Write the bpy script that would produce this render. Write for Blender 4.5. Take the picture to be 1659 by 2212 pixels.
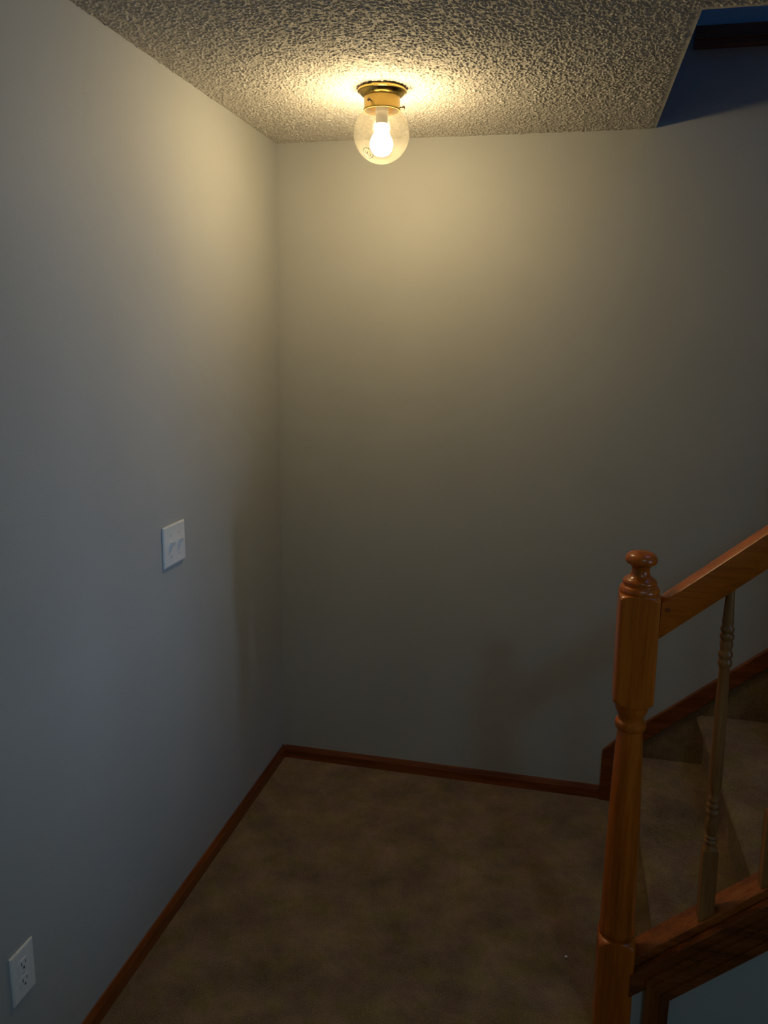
import bpy, bmesh, math, random
import numpy as np
from mathutils import Vector, Matrix

sc = bpy.context.scene
for o in list(bpy.data.objects):
    bpy.data.objects.remove(o, do_unlink=True)
C = sc.collection
PI = math.pi

# ------------------------------------------------------------------ constants
H = 2.44                       # ceiling height over the landing
F_PX, W_PX, H_PX = 1731.3, 1659, 2212
CAM = (1.091, -2.974, 1.7293)
YAW, PITCH, ROLL = -0.2205, -0.2068, 0.0160

BULB_STRENGTH = 204.0
BULB_COLOR = (1.0, 0.79, 0.46)
BEAM_POWER = 330.0
FILL_POWER = 8.0
BEAM_COLOR = (0.33, 0.53, 1.0)
ROOM_LAMP = 38.0
ROOM_LAMP_COLOR = (0.44, 0.82, 1.0)
UPSTAIRS_LAMP = 31.0
UPSTAIRS_COLOR = (0.01, 0.27, 1.0)

# ------------------------------------------------------------------ camera
def camera():
    cy, sy, cp, sp = math.cos(YAW), math.sin(YAW), math.cos(PITCH), math.sin(PITCH)
    f = Vector((sy*cp, cy*cp, sp)); r = Vector((cy, -sy, 0)); u = r.cross(f)
    cr, sr = math.cos(ROLL), math.sin(ROLL)
    r2 = cr*r + sr*u; u2 = -sr*r + cr*u
    m = Matrix((r2, u2, -f)).transposed().to_4x4()
    m.translation = CAM
    cd = bpy.data.cameras.new('camera')
    cd.sensor_fit = 'HORIZONTAL'; cd.sensor_width = 36.0
    cd.lens = F_PX*36.0/W_PX
    cd.clip_start = 0.02
    o = bpy.data.objects.new('camera', cd); C.objects.link(o)
    o.matrix_world = m
    sc.camera = o
camera()

w = bpy.data.worlds.new('world'); sc.world = w; w.use_nodes = True
w.node_tree.nodes['Background'].inputs[0].default_value = (0.25, 0.45, 0.9, 1)
w.node_tree.nodes['Background'].inputs[1].default_value = 0.02
sc.view_settings.view_transform = 'Standard'
sc.view_settings.look = 'None'
sc.view_settings.exposure = 0.0
sc.view_settings.gamma = 1.0
sc.view_settings.use_curve_mapping = False

# added cool area light beyond the right wall, aimed at the left wall
def added_beam():
    ld = bpy.data.lights.new('added_window_beam', 'AREA')
    ld.shape = 'RECTANGLE'; ld.size = 1.0; ld.size_y = 1.3
    ld.energy = BEAM_POWER; ld.color = BEAM_COLOR
    o = bpy.data.objects.new('added_window_beam', ld); C.objects.link(o)
    o.location = (12.0, -6.40, 1.80)
    d = Vector((0.0, -0.95, 1.55))-o.location
    o.rotation_euler = d.to_track_quat('-Z', 'Y').to_euler()
added_beam()

# added soft fill light at the same opening, lifts the wall under the stair
def added_window_fill():
    ld = bpy.data.lights.new('added_window_fill', 'AREA')
    ld.shape = 'RECTANGLE'; ld.size = 1.15; ld.size_y = 0.76
    ld.energy = FILL_POWER; ld.color = (0.30, 0.52, 1.0)
    o = bpy.data.objects.new('added_window_fill', ld); C.objects.link(o)
    o.location = (4.90, -3.25, 1.61)
    o.rotation_euler = (0, PI/2, 0)
added_window_fill()

# ------------------------------------------------------------------ materials
def mat(name):
    m = bpy.data.materials.new(name); m.use_nodes = True
    nt = m.node_tree; b = nt.nodes['Principled BSDF']
    return m, nt, b
def noise(nt, vec, scale, detail=3, rough=0.5):
    n = nt.nodes.new('ShaderNodeTexNoise'); n.inputs['Scale'].default_value = scale
    n.inputs['Detail'].default_value = detail; n.inputs['Roughness'].default_value = rough
    nt.links.new(vec, n.inputs['Vector']); return n
def ramp(nt, fac, stops):
    r = nt.nodes.new('ShaderNodeValToRGB'); e = r.color_ramp.elements
    e[0].position, e[0].color = stops[0][0], (*stops[0][1], 1)
    e[1].position, e[1].color = stops[-1][0], (*stops[-1][1], 1)
    for p, c in stops[1:-1]:
        x = e.new(p); x.color = (*c, 1)
    nt.links.new(fac, r.inputs[0]); return r
def bump(nt, b, h, strength, dist):
    bp = nt.nodes.new('ShaderNodeBump'); bp.inputs['Strength'].default_value = strength
    bp.inputs['Distance'].default_value = dist
    nt.links.new(h, bp.inputs['Height']); nt.links.new(bp.outputs[0], b.inputs['Normal'])
def tc(nt, which='Object'):
    return nt.nodes.new('ShaderNodeTexCoord').outputs[which]

def wall_paint():
    m, nt, b = mat('wall_paint')
    v = tc(nt)
    n = noise(nt, v, 2.5, 3)
    r = ramp(nt, n.outputs['Fac'], [(0.3, (0.49, 0.495, 0.475)), (0.7, (0.52, 0.525, 0.505))])
    nt.links.new(r.outputs[0], b.inputs['Base Color'])
    b.inputs['Roughness'].default_value = 0.62
    b.inputs['Specular IOR Level'].default_value = 0.25
    n2 = noise(nt, v, 190, 2, 0.6)
    bump(nt, b, n2.outputs['Fac'], 0.30, 0.0012)
    return m
def ceiling_paint():
    m, nt, b = mat('popcorn_ceiling')
    v = tc(nt)
    n = noise(nt, v, 60, 2)
    r = ramp(nt, n.outputs['Fac'], [(0.3, (0.58, 0.545, 0.495)), (0.7, (0.70, 0.66, 0.60))])
    nt.links.new(r.outputs[0], b.inputs['Base Color'])
    b.inputs['Roughness'].default_value = 0.9
    n2 = noise(nt, v, 420, 2, 0.7)
    bump(nt, b, n2.outputs['Fac'], 0.5, 0.001)
    return m
def carpet(nm='carpet'):
    m, nt, b = mat(nm)
    v = tc(nt)
    big = noise(nt, v, 6.5, 6, 0.68)
    fine = noise(nt, v, 210, 4, 0.8)
    tint = noise(nt, v, 11, 3, 0.6)
    mx = nt.nodes.new('ShaderNodeMix'); mx.data_type = 'FLOAT'
    mx.inputs[0].default_value = 0.52
    nt.links.new(big.outputs['Fac'], mx.inputs[2]); nt.links.new(fine.outputs['Fac'], mx.inputs[3])
    r = ramp(nt, mx.outputs[0], [(0.36, (0.125, 0.078, 0.033)), (0.5, (0.30, 0.19, 0.087)), (0.64, (0.50, 0.33, 0.155))])
    r2 = ramp(nt, tint.outputs['Fac'], [(0.36, (0.93, 1.0, 0.70)), (0.5, (1, 1, 1)), (0.64, (1.0, 0.92, 1.10))])
    mm = nt.nodes.new('ShaderNodeMix'); mm.data_type = 'RGBA'; mm.blend_type = 'MULTIPLY'
    mm.inputs[0].default_value = 1.0
    nt.links.new(r.outputs[0], mm.inputs[6]); nt.links.new(r2.outputs[0], mm.inputs[7])
    nt.links.new(mm.outputs[2], b.inputs['Base Color'])
    b.inputs['Roughness'].default_value = 1.0
    b.inputs['Specular IOR Level'].default_value = 0.05
    if 'Sheen Weight' in b.inputs:
        b.inputs['Sheen Weight'].default_value = 0.15
    bump(nt, b, fine.outputs['Fac'], 0.9, 0.006)
    return m
def wood(nm, dark, mid, light, axis=2, rough=0.28, coord='Object'):
    m, nt, b = mat(nm)
    mp = nt.nodes.new('ShaderNodeMapping')
    s = [26, 26, 26]; s[axis] = 1.6
    mp.inputs['Scale'].default_value = s
    nt.links.new(tc(nt, coord), mp.inputs['Vector'])
    n = noise(nt, mp.outputs[0], 1.0, 6, 0.62)
    mp2 = nt.nodes.new('ShaderNodeMapping'); s2 = [150, 150, 150]; s2[axis] = 5
    mp2.inputs['Scale'].default_value = s2
    nt.links.new(tc(nt, coord), mp2.inputs['Vector'])
    n2 = noise(nt, mp2.outputs[0], 1.0, 3, 0.6)
    mx = nt.nodes.new('ShaderNodeMix'); mx.data_type = 'FLOAT'; mx.inputs[0].default_value = 0.35
    nt.links.new(n.outputs['Fac'], mx.inputs[2]); nt.links.new(n2.outputs['Fac'], mx.inputs[3])
    r = ramp(nt, mx.outputs[0], [(0.36, dark), (0.5, mid), (0.64, light)])
    nt.links.new(r.outputs[0], b.inputs['Base Color'])
    b.inputs['Roughness'].default_value = rough
    b.inputs['Coat Weight'].default_value = 0.18
    b.inputs['Coat Roughness'].default_value = 0.15
    bump(nt, b, n2.outputs['Fac'], 0.12, 0.0006)
    return m
def plain(nm, col, rough=0.5, metal=0.0, coat=0.0):
    m, nt, b = mat(nm)
    n = noise(nt, tc(nt), 90, 2)
    a = tuple(c*0.95 for c in col)
    r = ramp(nt, n.outputs['Fac'], [(0.3, a), (0.7, col)])
    nt.links.new(r.outputs[0], b.inputs['Base Color'])
    b.inputs['Roughness'].default_value = rough
    b.inputs['Metallic'].default_value = metal
    b.inputs['Coat Weight'].default_value = coat
    return m
def emit(nm, col, strength):
    m = bpy.data.materials.new(nm); m.use_nodes = True; nt = m.node_tree
    nt.nodes.clear()
    e = nt.nodes.new('ShaderNodeEmission'); e.inputs[0].default_value = (*col, 1); e.inputs[1].default_value = strength
    o = nt.nodes.new('ShaderNodeOutputMaterial'); nt.links.new(e.outputs[0], o.inputs[0])
    return m
def thin_glass():
    # thin blown glass: clear in the middle, reflecting towards the rim, with a faint dusty film
    m = bpy.data.materials.new('thin_glass'); m.use_nodes = True; nt = m.node_tree
    nt.nodes.clear()
    t = nt.nodes.new('ShaderNodeBsdfTransparent'); t.inputs[0].default_value = (0.97, 0.94, 0.86, 1)
    g = nt.nodes.new('ShaderNodeBsdfGlossy'); g.inputs['Roughness'].default_value = 0.10
    d = nt.nodes.new('ShaderNodeBsdfTranslucent'); d.inputs[0].default_value = (0.9, 0.85, 0.7, 1)
    fr = nt.nodes.new('ShaderNodeFresnel'); fr.inputs[0].default_value = 1.45
    n = noise(nt, tc(nt), 14, 4, 0.6)
    rr = ramp(nt, n.outputs['Fac'], [(0.35, (0.008,)*3), (0.75, (0.022,)*3)])
    s1 = nt.nodes.new('ShaderNodeMixShader'); s2 = nt.nodes.new('ShaderNodeMixShader')
    nt.links.new(rr.outputs[0], s1.inputs[0]); nt.links.new(t.outputs[0], s1.inputs[1]); nt.links.new(d.outputs[0], s1.inputs[2])
    sc_ = nt.nodes.new('ShaderNodeMath'); sc_.operation = 'MULTIPLY'; sc_.inputs[1].default_value = 0.35
    nt.links.new(fr.outputs[0], sc_.inputs[0]); nt.links.new(sc_.outputs[0], s2.inputs[0]); nt.links.new(s1.outputs[0], s2.inputs[1]); nt.links.new(g.outputs[0], s2.inputs[2])
    o = nt.nodes.new('ShaderNodeOutputMaterial'); nt.links.new(s2.outputs[0], o.inputs[0])
    return m

def ceiling_far():
    m, nt, b = mat('popcorn_ceiling_plain')
    b.inputs['Base Color'].default_value = (0.66, 0.63, 0.58, 1); b.inputs['Roughness'].default_value = 0.9
    vo = nt.nodes.new('ShaderNodeTexVoronoi'); vo.inputs['Scale'].default_value = 150
    nt.links.new(tc(nt), vo.inputs['Vector'])
    iv = nt.nodes.new('ShaderNodeMath'); iv.operation = 'SUBTRACT'; iv.inputs[0].default_value = 1.0
    nt.links.new(vo.outputs['Distance'], iv.inputs[1])
    bump(nt, b, iv.outputs[0], 1.0, 0.003)
    return m
M_CEIL2 = ceiling_far()
M_WALL = wall_paint(); M_CEIL = ceiling_paint(); M_CARPET = carpet()
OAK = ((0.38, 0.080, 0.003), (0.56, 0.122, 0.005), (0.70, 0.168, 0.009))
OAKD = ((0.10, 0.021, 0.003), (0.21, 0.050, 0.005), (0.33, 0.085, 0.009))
M_OAK_Z = wood('red_oak_upright', *OAK, axis=2)
M_OAK_X = wood('red_oak_lengthwise', *OAK, axis=0)
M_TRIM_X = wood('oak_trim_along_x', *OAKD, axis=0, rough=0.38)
M_CAP = wood('worn_oak_cap', (0.20, 0.045, 0.006), (0.38, 0.095, 0.012), (0.52, 0.15, 0.022), axis=0, rough=0.4)
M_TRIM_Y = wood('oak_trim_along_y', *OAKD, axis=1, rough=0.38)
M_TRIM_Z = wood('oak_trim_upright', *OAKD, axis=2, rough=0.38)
M_BAL = wood('pale_oak_spindle', (0.20, 0.075, 0.018), (0.34, 0.135, 0.033), (0.46, 0.20, 0.055), axis=2, rough=0.45)
M_WHITE = plain('white_plastic', (0.93, 0.92, 0.89), 0.4)
M_SLOT = plain('dark_slot', (0.03, 0.03, 0.03), 0.6)
M_SCREW = plain('painted_screw', (0.70, 0.69, 0.66), 0.3)
M_BRASS = plain('polished_brass', (0.62, 0.44, 0.13), 0.17, 1.0)
M_SATIN = plain('satin_brass', (0.36, 0.25, 0.075), 0.45, 1.0)
M_STEEL = plain('dark_screw', (0.10, 0.07, 0.04), 0.4, 0.6)
M_PORC = plain('lamp_socket_tan', (0.075, 0.062, 0.045), 0.6)
M_GLASS = thin_glass()
M_BULB = emit('lit_bulb', BULB_COLOR, BULB_STRENGTH)
M_NECK = emit('lit_bulb_neck', BULB_COLOR, 9.0)
M_ROOMLAMP = emit('lit_room_dome', ROOM_LAMP_COLOR, ROOM_LAMP)
M_UPLAMP = emit('lit_upstairs_dome', UPSTAIRS_COLOR, UPSTAIRS_LAMP)
M_ETCH = plain('etched_glass_mark', (0.055, 0.05, 0.04), 0.7)

# ------------------------------------------------------------------ helpers
def obj(name, bm, m, parent=None, smooth=False, bevel=0, angle=40):
    me = bpy.data.meshes.new(name)
    bmesh.ops.recalc_face_normals(bm, faces=bm.faces)
    if bevel:
        bmesh.ops.bevel(bm, geom=list(bm.edges), offset=bevel, segments=2, profile=0.6, affect='EDGES', clamp_overlap=True)
    if smooth:
        for f in bm.faces: f.smooth = True
        for e in bm.edges:
            if len(e.link_faces) == 2 and e.calc_face_angle(0) > math.radians(angle):
                e.smooth = False
    bm.to_mesh(me); bm.free()
    me.materials.append(m)
    o = bpy.data.objects.new(name, me); C.objects.link(o)
    if parent: o.parent = parent
    return o
def struct(name, bm, m, **k):
    o = obj(name, bm, m, **k); o['kind'] = 'structure'; return o
def thing(name, label, cat, loc=(0, 0, 0), group=None):
    o = bpy.data.objects.new(name, None); C.objects.link(o)
    o.location = loc; o.empty_display_size = 0.1
    o['label'] = label; o['category'] = cat
    if group: o['group'] = group
    return o
def box(bm, x0, x1, y0, y1, z0, z1):
    v = [bm.verts.new((x, y, z)) for x in (x0, x1) for y in (y0, y1) for z in (z0, z1)]
    for f in ((0, 1, 3, 2), (4, 6, 7, 5), (0, 4, 5, 1), (2, 3, 7, 6), (0, 2, 6, 4), (1, 5, 7, 3)):
        bm.faces.new([v[i] for i in f])
    return bm
def B(*a):
    return box(bmesh.new(), *a)
def prism(bm, pts, y0, y1):
    """polygon in XZ extruded along Y"""
    a = [bm.verts.new((x, y0, z)) for x, z in pts]; b = [bm.verts.new((x, y1, z)) for x, z in pts]
    bm.faces.new(a); bm.faces.new(b[::-1]); n = len(pts)
    for i in range(n):
        bm.faces.new((a[i], b[i], b[(i+1) % n], a[(i+1) % n]))
    return bm
def lathe(bm, prof, n=48, cx=0, cy=0):
    """profile: list of (r, z), closed at both ends"""
    rings = []
    for r, z in prof:
        if r < 1e-5:
            rings.append([bm.verts.new((cx, cy, z))])
        else:
            rings.append([bm.verts.new((cx+r*math.cos(2*PI*i/n), cy+r*math.sin(2*PI*i/n), z)) for i in range(n)])
    for a, b in zip(rings, rings[1:]):
        if len(a) == 1 and len(b) == 1: continue
        for i in range(n):
            j = (i+1) % n
            if len(a) == 1: bm.faces.new((a[0], b[i], b[j]))
            elif len(b) == 1: bm.faces.new((a[i], b[0], a[j]))
            else: bm.faces.new((a[i], b[i], b[j], a[j]))
    for ring in (rings[0], rings[-1]):
        if len(ring) > 1: bm.faces.new(ring)
    return bm
def smoothprof(pts, k=6):
    """Catmull-Rom through (r, z) points"""
    out = []
    P = [pts[0]]+list(pts)+[pts[-1]]
    for i in range(1, len(P)-2):
        p0, p1, p2, p3 = P[i-1], P[i], P[i+1], P[i+2]
        for s in range(k):
            t = s/k
            out.append(tuple(max(0.0005 if c == 0 else -9, 0.5*((2*p1[c])+(-p0[c]+p2[c])*t+(2*p0[c]-5*p1[c]+4*p2[c]-p3[c])*t*t+(-p0[c]+3*p1[c]-3*p2[c]+p3[c])*t**3)) for c in (0, 1)))
    out.append(pts[-1]); return out
def tube(bm, pts, r, n=8, closed=False):
    pts = [Vector(p) for p in pts]; rings = []
    m = len(pts)
    for i, p in enumerate(pts):
        a = pts[(i-1) % m] if (closed or i) else pts[0]
        c = pts[(i+1) % m] if (closed or i < m-1) else pts[-1]
        t = (c-a).normalized(); u = t.orthogonal().normalized() if abs(t.y) > 0.99 else t.cross(Vector((0, 1, 0))).normalized()
        v = t.cross(u)
        rings.append([bm.verts.new(p+r*(math.cos(2*PI*k/n)*u+math.sin(2*PI*k/n)*v)) for k in range(n)])
    for i in range(m if closed else m-1):
        a, b = rings[i], rings[(i+1) % m]
        for k in range(n):
            bm.faces.new((a[k], b[k], b[(k+1) % n], a[(k+1) % n]))
    if not closed:
        bm.faces.new(rings[0]); bm.faces.new(rings[-1][::-1])
    return bm

# ------------------------------------------------------------------ stair numbers
RISE, RUN = 0.197, 0.232
RX1 = 1.437                    # face of the first riser
NOSE = 0.034
NSTEP = 10
YS = -1.03                     # near side of the steps
YN = -1.09                     # plane of the balustrade
YW = -1.13                     # near face of the wall under the stair
OPX, OPY = 1.323, -0.972       # edges of the ceiling opening
XR, YR, ZT = 4.75, -4.6, 4.9   # right wall, rear wall, upstairs ceiling
RAKE = 0.882                   # slope of the cap board
RAIL = 0.86                    # slope of the handrail

# ------------------------------------------------------------------ structure
struct('wall_left', B(-0.12, 0, YR, 0.12, -0.05, H+0.28), M_WALL)
struct('wall_back', B(0, XR, 0, 0.12, -0.05, ZT), M_WALL)
struct('wall_rear', B(0, XR, YR-0.12, YR, -0.05, H+0.28), M_WALL)
# right wall with a hole for the added window, sized to shape the beam
bm = bmesh.new()
WY0, WY1, WZ0, WZ1 = -3.66, -2.84, 0.98, 2.24
box(bm, XR, XR+0.12, YR-0.12, WY0, -0.05, ZT); box(bm, XR, XR+0.12, WY1, 0.12, -0.05, ZT)
box(bm, XR, XR+0.12, WY0, WY1, -0.05, WZ0); box(bm, XR, XR+0.12, WY0, WY1, WZ1, ZT)
struct('wall_right', bm, M_WALL)
wf = bmesh.new()
for a in ((WY0, WY0+0.05, WZ0, WZ1), (WY1-0.05, WY1, WZ0, WZ1), (WY0+0.05, WY1-0.05, WZ0, WZ0+0.05), (WY0+0.05, WY1-0.05, WZ1-0.05, WZ1)):
    box(wf, XR+0.03, XR+0.09, *a)
win = struct('added_window_1', wf, M_WHITE)  # added window, out of view, put in to let the cool light through
obj('added_window_pane', B(XR+0.055, XR+0.06, WY0+0.05, WY1-0.05, WZ0+0.05, WZ1-0.05), M_GLASS, win)

struct('floor', B(0, XR, YR, 0, -0.12, 0), M_CARPET)

# ceiling: one mesh, a slab with a stair opening, real popcorn texture where the photograph looks
def popcorn():
    rng = np.random.default_rng(7)
    st = 0.00175
    gx0, gx1, gy0, gy1 = 0.0, 1.75, -1.38, 0.0
    nx = int(round((gx1-gx0)/st)); ny = int(round((gy1-gy0)/st))
    xs = np.linspace(gx0, gx1, nx+1); ys = np.linspace(gy0, gy1, ny+1)
    # snap grid lines to the opening's edges
    ix = int(np.argmin(abs(xs-OPX))); xs[ix] = OPX
    iy = int(np.argmin(abs(ys-OPY))); ys[iy] = OPY
    hgt = np.zeros((nx+1, ny+1), np.float32)
    N = int((gx1-gx0)*(gy1-gy0)/(0.0062**2))
    cx = rng.uniform(gx0, gx1, N); cy = rng.uniform(gy0, gy1, N)
    rr = rng.uniform(0.0019, 0.0038, N)*rng.choice([1, 1, 1.35], N)
    hh = rr*rng.uniform(0.42, 0.88, N)
    el = rng.uniform(0.6, 1.0, N); th = rng.uniform(0, PI, N)
    for k in range(N):
        R = rr[k]; i0 = max(0, int((cx[k]-R-gx0)/st)); i1 = min(nx, int((cx[k]+R-gx0)/st)+1)
        j0 = max(0, int((cy[k]-R-gy0)/st)); j1 = min(ny, int((cy[k]+R-gy0)/st)+1)
        dx = xs[i0:i1+1, None]-cx[k]; dy = ys[None, j0:j1+1]-cy[k]
        c, s = math.cos(th[k]), math.sin(th[k])
        q = ((c*dx+s*dy)/R)**2+((-s*dx+c*dy)/(R*el[k]))**2
        b = hh[k]*np.sqrt(np.clip(1-q, 0, 1))
        sub = hgt[i0:i1+1, j0:j1+1]
        np.maximum(sub, b, out=sub)
    hgt += rng.uniform(0, 0.0003, hgt.shape).astype(np.float32)
    # smooth metal corner bead along the opening
    X, Y = np.meshgrid(xs, ys, indexing='ij')
    d = np.where((Y > OPY-0.0), np.abs(OPX-X), np.hypot(np.maximum(OPX-X, 0), OPY-Y))
    fade = np.clip((d-0.008)/0.012, 0, 1)
    hgt *= fade
    hgt[X < 1e-6] *= 1.0
    keepx = (0.5*(xs[1:]+xs[:-1]))[:, None]; keepy = (0.5*(ys[1:]+ys[:-1]))[None, :]
    keep = ~((keepx > OPX) & (keepy > OPY))
    idx = np.arange((nx+1)*(ny+1)).reshape(nx+1, ny+1)
    a = idx[:-1, :-1][keep]; b = idx[1:, :-1][keep]; c = idx[1:, 1:][keep]; dd = idx[:-1, 1:][keep]
    quads = np.stack([a, dd, c, b], 1)      # normal towards -z
    verts = np.stack([X, Y, H-hgt], 2).reshape(-1, 3)
    used = np.unique(quads); remap = np.full(len(verts), -1); remap[used] = np.arange(len(used))
    verts = verts[used]; quads = remap[quads]
    # slab and the plain remainder
    ev, ef = [], []
    def bx(x0, x1, y0, y1, z0, z1):
        o = len(verts)+len(ev)
        for x in (x0, x1):
            for y in (y0, y1):
                for z in (z0, z1): ev.append((x, y, z))
        for f in ((0, 1, 3, 2), (4, 6, 7, 5), (0, 4, 5, 1), (2, 3, 7, 6), (0, 2, 6, 4), (1, 5, 7, 3)):
            ef.append([o+i for i in f])
    bx(0, OPX, YR, 0, H+0.0005, H+0.28)
    bx(OPX, XR, YR, OPY, H+0.0005, H+0.28)
    verts = np.vstack([verts, np.array(ev)]); allq = np.vstack([quads, np.array(ef)])
    me = bpy.data.meshes.new('ceiling')
    me.vertices.add(len(verts)); me.vertices.foreach_set('co', verts.astype(np.float32).ravel())
    me.loops.add(allq.size); me.loops.foreach_set('vertex_index', allq.astype(np.int32).ravel())
    me.polygons.add(len(allq)); me.polygons.foreach_set('loop_start', np.arange(0, allq.size, 4, dtype=np.int32))
    me.update(calc_edges=True); me.validate()
    sm = np.ones(len(me.polygons), bool); sm[-12:] = False
    me.polygons.foreach_set('use_smooth', sm)
    me.materials.append(M_CEIL); me.materials.append(M_WALL); me.materials.append(M_CEIL2)
    mi = np.zeros(len(me.polygons), np.int32)
    for k in range(12):
        p = me.polygons[len(me.polygons)-12+k]
        mi[len(me.polygons)-12+k] = 1 if abs(p.normal.z) < 0.5 else 2
    me.polygons.foreach_set('material_index', mi)
    o = bpy.data.objects.new('ceiling', me); C.objects.link(o); o['kind'] = 'structure'
popcorn()

# shaft above the opening
struct('wall_stairwell_left', B(OPX-0.12, OPX, OPY-0.12, 0, H+0.28, ZT), M_WALL)
struct('wall_stairwell_near', B(OPX, XR, OPY-0.12, OPY, H+0.28, ZT), M_WALL)
struct('ceiling_stairwell', B(OPX-0.12, XR, OPY-0.12, 0, ZT, ZT+0.1), M_CEIL)

# wall under the stair and the enclosing wall further up the flight
def zcap(x):       # top line of the sloping cap
    return ZC0 + RAKE*(x-1.351)
ZC0 = 0.221
XE = 1.85
pts = [(1.37, 0), (XR, 0), (XR, H), (XE, H), (XE, zcap(XE)-0.085), (1.37, zcap(1.37)-0.085)]
struct('wall_stair', prism(bmesh.new(), [(1.340, 0)]+pts[1:-1]+[(1.340, zcap(1.340)-0.085)], YW, YS-0.002), M_WALL)

# baseboards
def base_x(x0, x1, y, sgn, h=0.053, t=0.012):
    bm = bmesh.new()
    prof = [(0, 0), (t, 0), (t, h-0.018), (t-0.003, h-0.010), (0.005, h-0.001), (0, h)]
    a = [bm.verts.new((x0, y+sgn*p, z)) for p, z in prof]; b = [bm.verts.new((x1, y+sgn*p, z)) for p, z in prof]
    n = len(prof); bm.faces.new(a); bm.faces.new(b[::-1])
    for i in range(n): bm.faces.new((a[i], a[(i+1) % n], b[(i+1) % n], b[i]))
    return bm
def base_y(y0, y1, x, sgn, h=0.053, t=0.012):
    bm = base_x(y0, y1, 0, 1, h, t)
    for v in bm.verts: v.co = Vector((x+sgn*v.co.y, v.co.x, v.co.z))
    return bm
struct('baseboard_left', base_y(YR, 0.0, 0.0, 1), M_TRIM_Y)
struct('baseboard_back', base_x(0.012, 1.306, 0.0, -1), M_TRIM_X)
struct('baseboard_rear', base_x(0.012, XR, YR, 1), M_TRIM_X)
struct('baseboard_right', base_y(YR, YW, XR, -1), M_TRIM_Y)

# wood band on the back wall at the upper floor level
bm = prism(bmesh.new(), [(1.418, 2.669), (XR, 2.669), (XR, 2.728), (1.418, 2.728)], -0.034, 0)
box(bm, 1.418, XR, -0.040, -0.0, 2.689, 2.694)
struct('trim_1', bm, M_TRIM_X)

# casing around the wall under the stair: sloping board and upright board, mitred
def casing():
    cu = lambda x: 0.163 + 0.90*(x-1.355)       # upper edge of the casing (outer)
    cl = lambda x: 0.163-0.096 + 0.90*(x-1.355)    # lower edge
    x0, x1 = 1.373, 1.431
    bm = bmesh.new()
    prism(bm, [(x0, cu(x0)), (XR, cu(XR)), (XR, cl(XR)), (x1, cl(x1))], YW-0.016, YW)
    for k in (0.24, 0.66):                       # raised beads that follow the slope
        za = lambda x: cu(x)-0.096*k
        xs_ = x0+(x1-x0)*k
        prism(bm, [(xs_, za(xs_)), (XR, za(XR)), (XR, za(XR)-0.010), (xs_+0.006, za(xs_+0.006)-0.010)], YW-0.021, YW-0.014)
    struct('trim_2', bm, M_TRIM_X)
    bm = bmesh.new()
    prism(bm, [(x0, 0), (x1, 0), (x1, cl(x1)-0.0005), (x0, cu(x0)-0.0005)], YW-0.016, YW)
    prism(bm, [(x0+0.036, 0), (x0+0.042, 0), (x0+0.042, cu(x0+0.042)-0.072), (x0+0.036, cu(x0+0.036)-0.062)], YW-0.020, YW-0.014)
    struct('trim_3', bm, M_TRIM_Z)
casing()

# ------------------------------------------------------------------ staircase
stair = thing('staircase', 'carpeted staircase with wooden skirt board rising to the right along back wall', 'staircase', (RX1, YS/2, 0))
def P(o):   # keep world coordinates under a parent that is moved
    o.location = -Vector(o.parent.location); return o
def step(i):
    bm = bmesh.new()
    xr = RX1+i*RUN; z0 = i*RISE; z1 = (i+1)*RISE
    pts = [(xr, z0), (xr-0.002, z1-0.075)]
    # padded carpet nosing
    for k in range(9):
        a = -PI/2+PI*k/8
        pts.append((xr-NOSE+0.017-0.017*math.cos(a), z1-0.018+0.018*math.sin(a)))
    xe = xr+RUN+0.0
    pts += [(xe, z1), (xe, z0)]
    prism(bm, pts, YS, -0.001)
    o = obj('step', bm, M_CARPET, stair, smooth=True, angle=50); P(o)
for i in range(NSTEP):
    step(i)
# solid carcass is hidden in the wall; skirt board against back wall
sk_u = lambda x: 0.219+0.845*(x-1.309)
sk_l = lambda x: sk_u(x)-0.066
xs0, xs1, xend = 1.306, 1.392, RX1+NSTEP*RUN
bm = prism(bmesh.new(), [(xs0, 0), (xs0+0.085, 0), (xs0+0.085, sk_l(xs0+0.085)-0.01), (xend, sk_l(xend)), (xend, sk_u(xend)), (xs0+0.045, sk_u(xs0+0.045)), (xs0, sk_u(xs0)-0.01)], -0.020, -0.0005)
P(obj('skirt_board', bm, M_TRIM_X, stair, bevel=0.003))
# carpeted strip below the skirt board, down to the treads
bm = prism(bmesh.new(), [(xs0+0.085, 0), (xs0+0.085, sk_l(xs0+0.085)-0.01), (xend, sk_l(xend)), (xend, sk_l(xend)-0.45), (xs0+0.53, 0)], -0.012, -0.0005)
P(obj('carpet_edge', bm, M_CARPET, stair))

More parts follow.
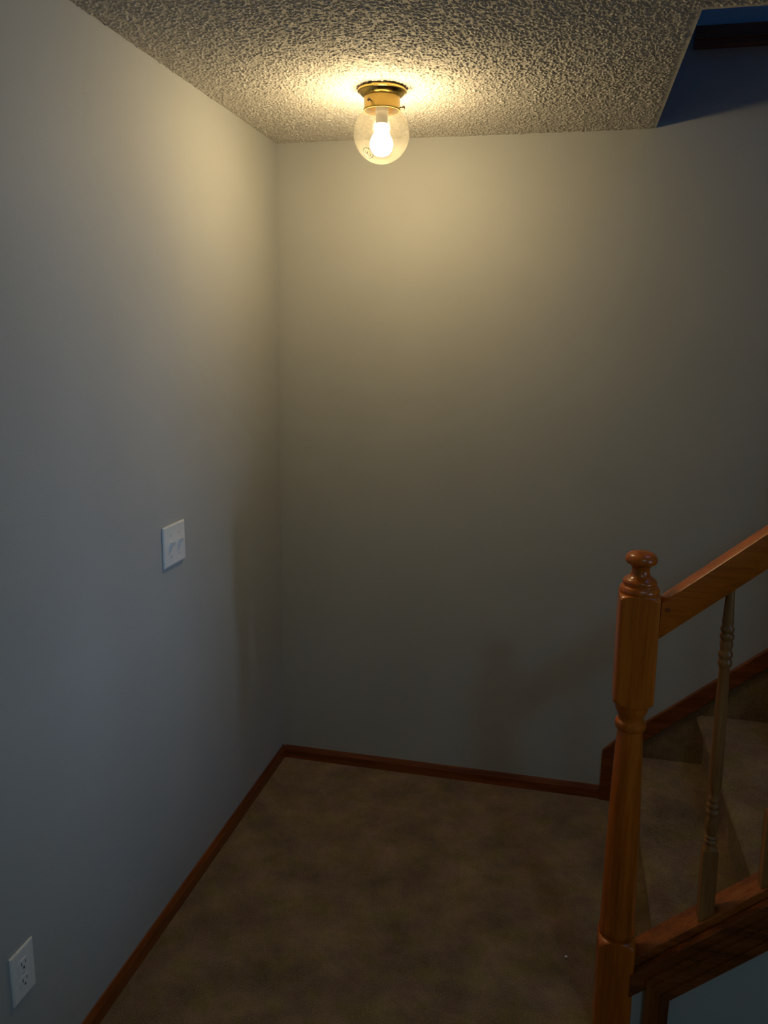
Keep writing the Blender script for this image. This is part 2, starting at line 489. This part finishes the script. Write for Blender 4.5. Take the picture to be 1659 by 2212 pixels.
# ------------------------------------------------------------------ railing
rail = thing('stair_railing', 'varnished oak railing with turned newel post, handrail and slim turned balusters', 'railing', (1.292, YN, 0))
def lean(bm, ang, z0=0.6):
    """small lean of an upright in the XZ plane, as the old posts stand"""
    for v in bm.verts: v.co.x += -math.tan(ang)*(v.co.z-z0)
    return bm
def turned_square(bm, hw, z0, z1, shoulder_top, shoulder_bot, cx, cy, n=24, ch=0.004):
    """square block whose ends are turned down to a round shoulder"""
    def ring(z, lim):
        out = []
        for i in range(4*n):
            a = 2*PI*(i+0.5)/(4*n)
            c, s = math.cos(a), math.sin(a)
            r = min(hw/max(abs(c), abs(s)), hw*1.414-ch, lim)
            out.append(bm.verts.new((cx+r*c, cy+r*s, z)))
        return out
    rings = []
    K = 6
    diag = hw*1.42
    rs = []
    if shoulder_bot:
        for k in range(K+1):
            t = k/K; rs.append((z0+shoulder_bot*(1-math.sqrt(max(0, 1-(t)**2))) if 0 else z0+shoulder_bot*t**2.0, hw*0.93+(diag-hw*0.93)*t))
    else:
        rs.append((z0, diag))
    if shoulder_top:
        for k in range(K+1):
            t = 1-k/K; rs.append((z1-shoulder_top*t**2.0, hw*0.93+(diag-hw*0.93)*t))
    else:
        rs.append((z1, diag))
    for z, l in rs: rings.append(ring(z, l))
    m = 4*n
    for a, b in zip(rings, rings[1:]):
        for i in range(m): bm.faces.new((a[i], a[(i+1) % m], b[(i+1) % m], b[i]))
    bm.faces.new(rings[0][::-1]); bm.faces.new(rings[-1])
    return bm
NX = 1.292; HW = 0.0455
def newel():
    bm = bmesh.new()
    turned_square(bm, HW, 0.0, 0.262, 0.022, 0, NX, YN)
    turned_square(bm, HW, 0.897, 1.172, 0.014, 0.022, NX, YN)
    shaft = [(0.036, 0.255), (0.036, 0.268), (0.0445, 0.272), (0.0455, 0.282), (0.044, 0.292), (0.0425, 0.300), (0.0425, 0.33),
             (0.041, 0.45), (0.0375, 0.62), (0.0330, 0.76), (0.0300, 0.815), (0.0295, 0.826),
             (0.0355, 0.832), (0.0370, 0.840), (0.0355, 0.848), (0.0300, 0.853), (0.0300, 0.860), (0.0325, 0.868), (0.0375, 0.878), (0.0385, 0.886), (0.0395, 0.892), (0.0395, 0.905)]
    lathe(bm, shaft, 64, NX, YN)
    o = obj('newel_post', lean(bm, 0.016), M_OAK_Z, rail, smooth=True, angle=35); P(o)
    # turned ball finial
    f = [(0.036, 1.165), (0.0425, 1.168), (0.0455, 1.174), (0.0455, 1.180), (0.0420, 1.187), (0.0372, 1.189), (0.0385, 1.194), (0.0385, 1.199), (0.0350, 1.204), (0.0290, 1.208), (0.0235, 1.213), (0.0205, 1.221), (0.0205, 1.230),
         (0.0245, 1.237), (0.0320, 1.241), (0.0358, 1.247), (0.0360, 1.253), (0.0330, 1.260), (0.0255, 1.266), (0.0140, 1.2700), (0.0, 1.2712)]
    g = obj('finial', lean(lathe(bmesh.new(), smoothprof(f, 4), 56, NX, YN), 0.016), M_OAK_Z, o, smooth=True, angle=50)
newel()

# handrail: rounded top profile swept along the rake
def handrail():
    bm = bmesh.new()
    x0, x1 = NX+HW-0.006, 3.4
    ztop = lambda x: 1.170 + RAIL*(x-1.345)
    hv = 0.091
    prof = [(-0.022, -hv), (0.022, -hv), (0.0235, -hv+0.010), (0.0290, -hv*0.62), (0.0300, -0.006), (0.0285, -0.0020), (0.025, 0.0), (0.012, 0.0025), (0.0, 0.0030)]
    prof += [(-y, z) for y, z in prof[1:-1][::-1]][:-0 or None]
    prof = prof[:-1]
    rings = []
    for x in (x0, x1):
        rings.append([bm.verts.new((x, YN+y, ztop(x)+z)) for y, z in prof])
    n = len(prof)
    for i in range(n): bm.faces.new((rings[0][i], rings[0][(i+1) % n], rings[1][(i+1) % n], rings[1][i]))
    bm.faces.new(rings[0]); bm.faces.new(rings[1][::-1])
    P(obj('handrail', bm, M_OAK_X, rail, smooth=True, angle=30))
    # wooden plug that covers the fixing bolt
    bm = lathe(bmesh.new(), [(0.006, -0.002), (0.006, 0.0006), (0, 0.001)], 20)
    for v in bm.verts: v.co = Vector((x0+0.014+v.co.x, YN-0.0300-v.co.z, ztop(x0+0.014)-0.028+v.co.y))
    P(obj('bolt_plug', bm, M_TRIM_Z, rail, smooth=True))
handrail()

# cap board and stringer that carry the balusters
XC = NX+HW-0.002
bm = prism(bmesh.new(), [(XC, zcap(XC)), (XE, zcap(XE)), (XE, zcap(XE)-0.026), (XC, zcap(XC)-0.026)], -1.115, -1.070)
P(obj('cap_board', bm, M_CAP, rail, bevel=0.002))
bm = prism(bmesh.new(), [(XC, zcap(XC)-0.010), (XE, zcap(XE)-0.010), (XE, zcap(XE)-0.10), (XC, zcap(XC)-0.10)], -1.0685, YS-0.001)
P(obj('inner_strip', bm, M_CAP, rail, bevel=0.002))
bm = prism(bmesh.new(), [(XC, zcap(XC)-0.0265), (XE, zcap(XE)-0.0265), (XE, zcap(XE)-0.094), (XC, zcap(XC)-0.090)], YW-0.010, -1.072)
P(obj('stringer_board', bm, M_TRIM_X, rail, bevel=0.002))

def baluster(x, lbl=None):
    zb = zcap(x); zt = 1.170+RAIL*(x-1.345)-0.091+0.012
    L = zt-zb; hw = 0.0175
    bm = bmesh.new()
    # square foot cut on the rake
    v = []
    for sx, sy in ((-1, -1), (1, -1), (1, 1), (-1, 1)):
        v.append((bm.verts.new((x+sx*hw, YN+sy*hw, zcap(x+sx*hw)-0.012)), bm.verts.new((x+sx*hw, YN+sy*hw, zb+0.185))))
    for i in range(4): bm.faces.new((v[i][0], v[(i+1) % 4][0], v[(i+1) % 4][1], v[i][1]))
    bm.faces.new([q[0] for q in v][::-1]); bm.faces.new([q[1] for q in v])
    def beads(z0, z1, n, r0, r1, lo=0.0030):
        out = []
        for k in range(n):
            r = r0+(r1-r0)*k/max(1, n-1); h = (z1-z0)/n; zz = z0+k*h
            out += [(r-lo, zz), (r, zz+0.28*h), (r, zz+0.66*h), (r-lo, zz+0.94*h)]
        return out
    pr = [(0.0175, zb+0.18), (0.0172, zb+0.188), (0.0118, zb+0.196)]
    pr += beads(zb+0.200, zb+0.222, 2, 0.0155, 0.0150) + [(0.0125, zb+0.228), (0.0158, zb+0.240), (0.0162, zb+0.256), (0.0130, zb+0.272)]
    pr += beads(zb+0.275, zb+0.325, 3, 0.0155, 0.0145) + [(0.0120, zb+0.335), (0.0150, zb+0.36), (0.0155, zb+0.42), (0.0138, zb+0.56), (0.0118, zb+L-0.222)]
    pr += beads(zb+L-0.216, zb+L-0.176, 2, 0.0158, 0.0158) + [(0.0130, zb+L-0.172), (0.0150, zb+L-0.160), (0.0128, zb+L-0.152)]
    pr += beads(zb+L-0.150, zb+L-0.116, 2, 0.0158, 0.0150) + [(0.0130, zb+L-0.108), (0.0122, zb+L-0.095), (0.0100, zb+L-0.05), (0.0092, zt)]
    lathe(bm, pr, 28, x, YN)
    lean(bm, 0.026, zb+0.1)
    P(obj('baluster', bm, M_BAL, rail, smooth=True, angle=45))
for k in range(5):
    baluster(1.500+0.1325*k)

# ------------------------------------------------------------------ ceiling lamp
LX, LY = 0.526, -0.565
lamp = thing('ceiling_lamp', 'brass ceiling lamp with clear glass globe and lit bulb on popcorn ceiling', 'lamp', (LX, LY, H))
def LP(prof, n=64):
    return lathe(bmesh.new(), prof, n)
can = obj('canopy', LP([(0.0, -0.004), (0.069, -0.004), (0.0705, -0.008), (0.0700, -0.011), (0.0655, -0.0125), (0.0645, -0.015), (0.058, -0.021), (0.0525, -0.024), (0.050, -0.026), (0.0, -0.026)]), M_BRASS, lamp, smooth=True, angle=60)
obj('collar', LP([(0.0505, -0.0255), (0.0510, -0.030), (0.0510, -0.054), (0.0525, -0.056), (0.0530, -0.058), (0.0520, -0.061), (0.0490, -0.061), (0.0490, -0.030), (0.0505, -0.0255)]), M_SATIN, lamp, smooth=True, angle=50)
# three thumb screws round the collar
for ang in (-1.97, 0.12, 2.2):
    bm = lathe(bmesh.new(), [(0.0018, -0.004), (0.0018, 0.008), (0.0045, 0.0085), (0.0048, 0.013), (0.0030, 0.0145), (0, 0.015)], 20)
    mm = Matrix.Rotation(ang, 4, 'Z') @ Matrix.Translation((0.051, 0, -0.0445 if ang < 0 else -0.052)) @ Matrix.Rotation(PI/2, 4, 'Y')
    bm.transform(mm)
    obj('thumb_screw', bm, M_STEEL, lamp, smooth=True)
GR, GZ = 0.0800, -0.122
prof = []
a0 = math.asin(0.0440/GR)
for k in range(41):
    a = a0+(PI-a0)*k/40
    prof.append((max(GR*math.sin(a), 0.0), GZ+GR*math.cos(a)))
prof = [(0.0440, GZ+GR*math.cos(a0)+0.010)]+prof
prof[-1] = (0.0, prof[-1][1])
def open_lathe(prof, n=64):
    bm = bmesh.new(); rings = []
    for r, z in prof:
        rings.append([bm.verts.new((r*math.cos(2*PI*i/n), r*math.sin(2*PI*i/n), z)) for i in range(n)] if r > 1e-5 else [bm.verts.new((0, 0, z))])
    for a, b in zip(rings, rings[1:]):
        for i in range(n):
            j = (i+1) % n
            bm.faces.new((a[i], b[0], a[j]) if len(b) == 1 else (a[i], b[i], b[j], a[j]))
    return bm
globe = obj('glass_globe', open_lathe(prof), M_GLASS, lamp, smooth=True, angle=80)
# maker's oval mark moulded in the lower left of the glass
def on_globe(u, v, lift=0.0006):
    # tangent frame on the side of the globe that faces the room
    t = Vector((0.22, -0.95, -0.235)).normalized(); r = Vector((0.976, 0.218, 0)); up = r.cross(-t).normalized()
    a, b_ = -0.46+u, -0.60+v
    d = (r*a+up*b_+t*math.sqrt(max(0.05, 1-a*a-b_*b_))).normalized()
    return Vector((0, 0, GZ))+d*(GR+lift)
bm = bmesh.new()
def swirl(uv, closed=False, r=0.0009):
    tube(bm, [on_globe(u, v) for u, v in uv], r, 6, closed)
ca, sa = math.cos(-0.72), math.sin(-0.72)
ov = [(0.20*math.cos(t)*ca-0.135*math.sin(t)*sa, 0.20*math.cos(t)*sa+0.135*math.sin(t)*ca) for t in [2*PI*i/40 for i in range(40)]]
swirl(ov, True)
swirl([(-0.09, 0.08), (-0.08, 0.0), (-0.04, -0.02), (-0.02, 0.03)])
swirl([(-0.02, 0.05), (0.0, -0.05), (0.05, -0.08)])
swirl([(0.04, -0.02), (0.08, -0.03), (0.10, -0.09), (0.06, -0.10)])
obj('moulded_mark', bm, M_ETCH, globe, smooth=True)
obj('socket', LP([(0.0, -0.027), (0.0185, -0.027), (0.0185, -0.070), (0.0172, -0.073), (0.0165, -0.096), (0.0, -0.096)]), M_PORC, lamp, smooth=True, angle=50)
bulbp = [(0.0180, -0.112), (0.0192, -0.116), (0.0235, -0.1235), (0.0285, -0.132), (0.0318, -0.141), (0.0330, -0.150), (0.0318, -0.159), (0.0280, -0.168), (0.0215, -0.1755), (0.0120, -0.180), (0.0, -0.1815)]
bulb = obj('light_bulb', LP(smoothprof(bulbp, 3)), M_BULB, lamp, smooth=True, angle=80)
obj('bulb_neck', LP([(0.0165, -0.0945), (0.0190, -0.0975), (0.0193, -0.102), (0.0185, -0.108), (0.0181, -0.1119)]), M_NECK, bulb, smooth=True, angle=60)

# ------------------------------------------------------------------ the two lamps the photograph does not show but whose light it does
def dome_lamp(x, y, z, r, m, label):
    t = thing('dome_lamp', label, 'lamp', (x, y, z))
    obj('base_plate', LP([(0, 0), (r*1.08, 0), (r*1.08, -0.014), (r, -0.018), (0, -0.018)]), M_WHITE, t, smooth=True, angle=40)
    pr = [(0, -0.0185)]+[(r*0.98*math.cos(a), -0.0185-0.05*math.sin(a)) for a in [PI/2*k/10 for k in range(10)]]+[(0, -0.0685)]
    obj('dome_shade', LP(pr), m, t, smooth=True, angle=80)
dome_lamp(1.95, -2.95, H, 0.10, M_ROOMLAMP, 'white dome lamp on the ceiling of the room before the stair')
dome_lamp(2.9, -0.45, ZT, 0.14, M_UPLAMP, 'white dome lamp on the ceiling high above the stair')

# ------------------------------------------------------------------ switch and outlet
def plate_mesh(w_, h_, t=0.006):
    """plate in the YZ plane, facing +X, softly bevelled"""
    bm = bmesh.new()
    rings = []
    for x, ins in ((0.0, 0.0), (t*0.45, 0.0), (t*0.85, 0.0015), (t, 0.005)):
        a, b = w_/2-ins, h_/2-ins
        rings.append([bm.verts.new((x, sy*a, sz*b)) for sy, sz in ((-1, -1), (1, -1), (1, 1), (-1, 1))])
    for p, q in zip(rings, rings[1:]):
        for i in range(4): bm.faces.new((p[i], p[(i+1) % 4], q[(i+1) % 4], q[i]))
    bm.faces.new(rings[0]); bm.faces.new(rings[-1])
    return bm
def screw(parent, y, z, x=0.006):
    bm = bmesh.new()
    lathe(bm, [(0.0034, -0.001), (0.0034, 0.0005), (0.0024, 0.0012), (0, 0.0013)], 20)
    bm.transform(Matrix.Translation((x, y, z)) @ Matrix.Rotation(PI/2, 4, 'Y'))
    obj('screw', bm, M_SCREW, parent, smooth=True)
sw = thing('light_switch', 'white double toggle switch plate on the left wall', 'light switch', (0.0015, -0.9055, 1.1515))
sw.rotation_euler = (0, 0, 0.0)
obj('plate', plate_mesh(0.128, 0.120, 0.0065), M_WHITE, sw)
for dy in (-0.0245, 0.0245):
    obj('toggle_collar', B(0.006, 0.0078, dy-0.0065, dy+0.0065, -0.0135, 0.0135), M_WHITE, sw, bevel=0.0006)
    bm = bmesh.new()      # lever in the up position
    secs = [(0.005, 0.001, 0.0048, 0.0085), (0.012, 0.0055, 0.0046, 0.0058), (0.0195, 0.0105, 0.0040, 0.0040), (0.0215, 0.0115, 0.0028, 0.0028)]
    rings = [[bm.verts.new((x, dy+sy*hy, zc+sz*hz)) for sy, sz in ((-1, -1), (1, -1), (1, 1), (-1, 1))] for x, zc, hy, hz in secs]
    for p, q in zip(rings, rings[1:]):
        for i in range(4): bm.faces.new((p[i], p[(i+1) % 4], q[(i+1) % 4], q[i]))
    bm.faces.new(rings[0]); bm.faces.new(rings[-1])
    obj('toggle', bm, M_WHITE, sw, bevel=0.0005)
    screw(sw, dy, 0.031, 0.0065); screw(sw, dy, -0.031, 0.0065)

ou = thing('power_outlet', 'white duplex power outlet low on the left wall', 'outlet', (0.0005, -1.6695, 0.3685))
obj('plate', plate_mesh(0.074, 0.121, 0.0055), M_WHITE, ou)
for dz in (0.0205, -0.0205):
    # receptacle face: round with flat top and bottom
    bm = bmesh.new()
    pts = []
    for k in range(48):
        a = 2*PI*k/48
        pts.append((0.0168*math.cos(a), max(-0.0140, min(0.0140, 0.0168*math.sin(a)))))
    lo = [bm.verts.new((0.0045, y, dz+z)) for y, z in pts]; hi = [bm.verts.new((0.0070, y, dz+z)) for y, z in pts]
    bm.faces.new(lo[::-1]); bm.faces.new(hi)
    for k in range(48): bm.faces.new((lo[k], lo[(k+1) % 48], hi[(k+1) % 48], hi[k]))
    rc = obj('receptacle', bm, M_WHITE, ou)
    bm = bmesh.new()
    box(bm, 0.0066, 0.00715, -0.0075, -0.0052, dz-0.0005, dz+0.0085)
    box(bm, 0.0066, 0.00715, 0.0052, 0.0072, dz+0.0005, dz+0.0080)
    lathe(bm, [(0.0028, 0.0), (0.0028, 0.0006), (0, 0.0006)], 16)
    # last lathe: the round earth hole, turned to face +X
    for v in [v for v in bm.verts if abs(v.co.z) < 0.001 and abs(v.co.x) < 0.0029 and abs(v.co.y) < 0.0029]:
        x, y, z = v.co; v.co = Vector((0.0066+z, y, dz-0.0075+x))
    obj('slots', bm, M_SLOT, rc)
screw(ou, 0, 0, 0.0055)

# ------------------------------------------------------------------ crumb on the carpet
bm = bmesh.new(); bmesh.ops.create_icosphere(bm, subdivisions=2, radius=0.0045)
random.seed(3)
for v in bm.verts: v.co *= random.uniform(0.8, 1.15); v.co.z *= 0.6
cr = obj('crumb', bm, M_WHITE, smooth=True)
cr.location = (1.186, -0.896, 0.0026)
cr['label'] = 'tiny pale crumb lying on the carpet left of the newel post'; cr['category'] = 'crumb'
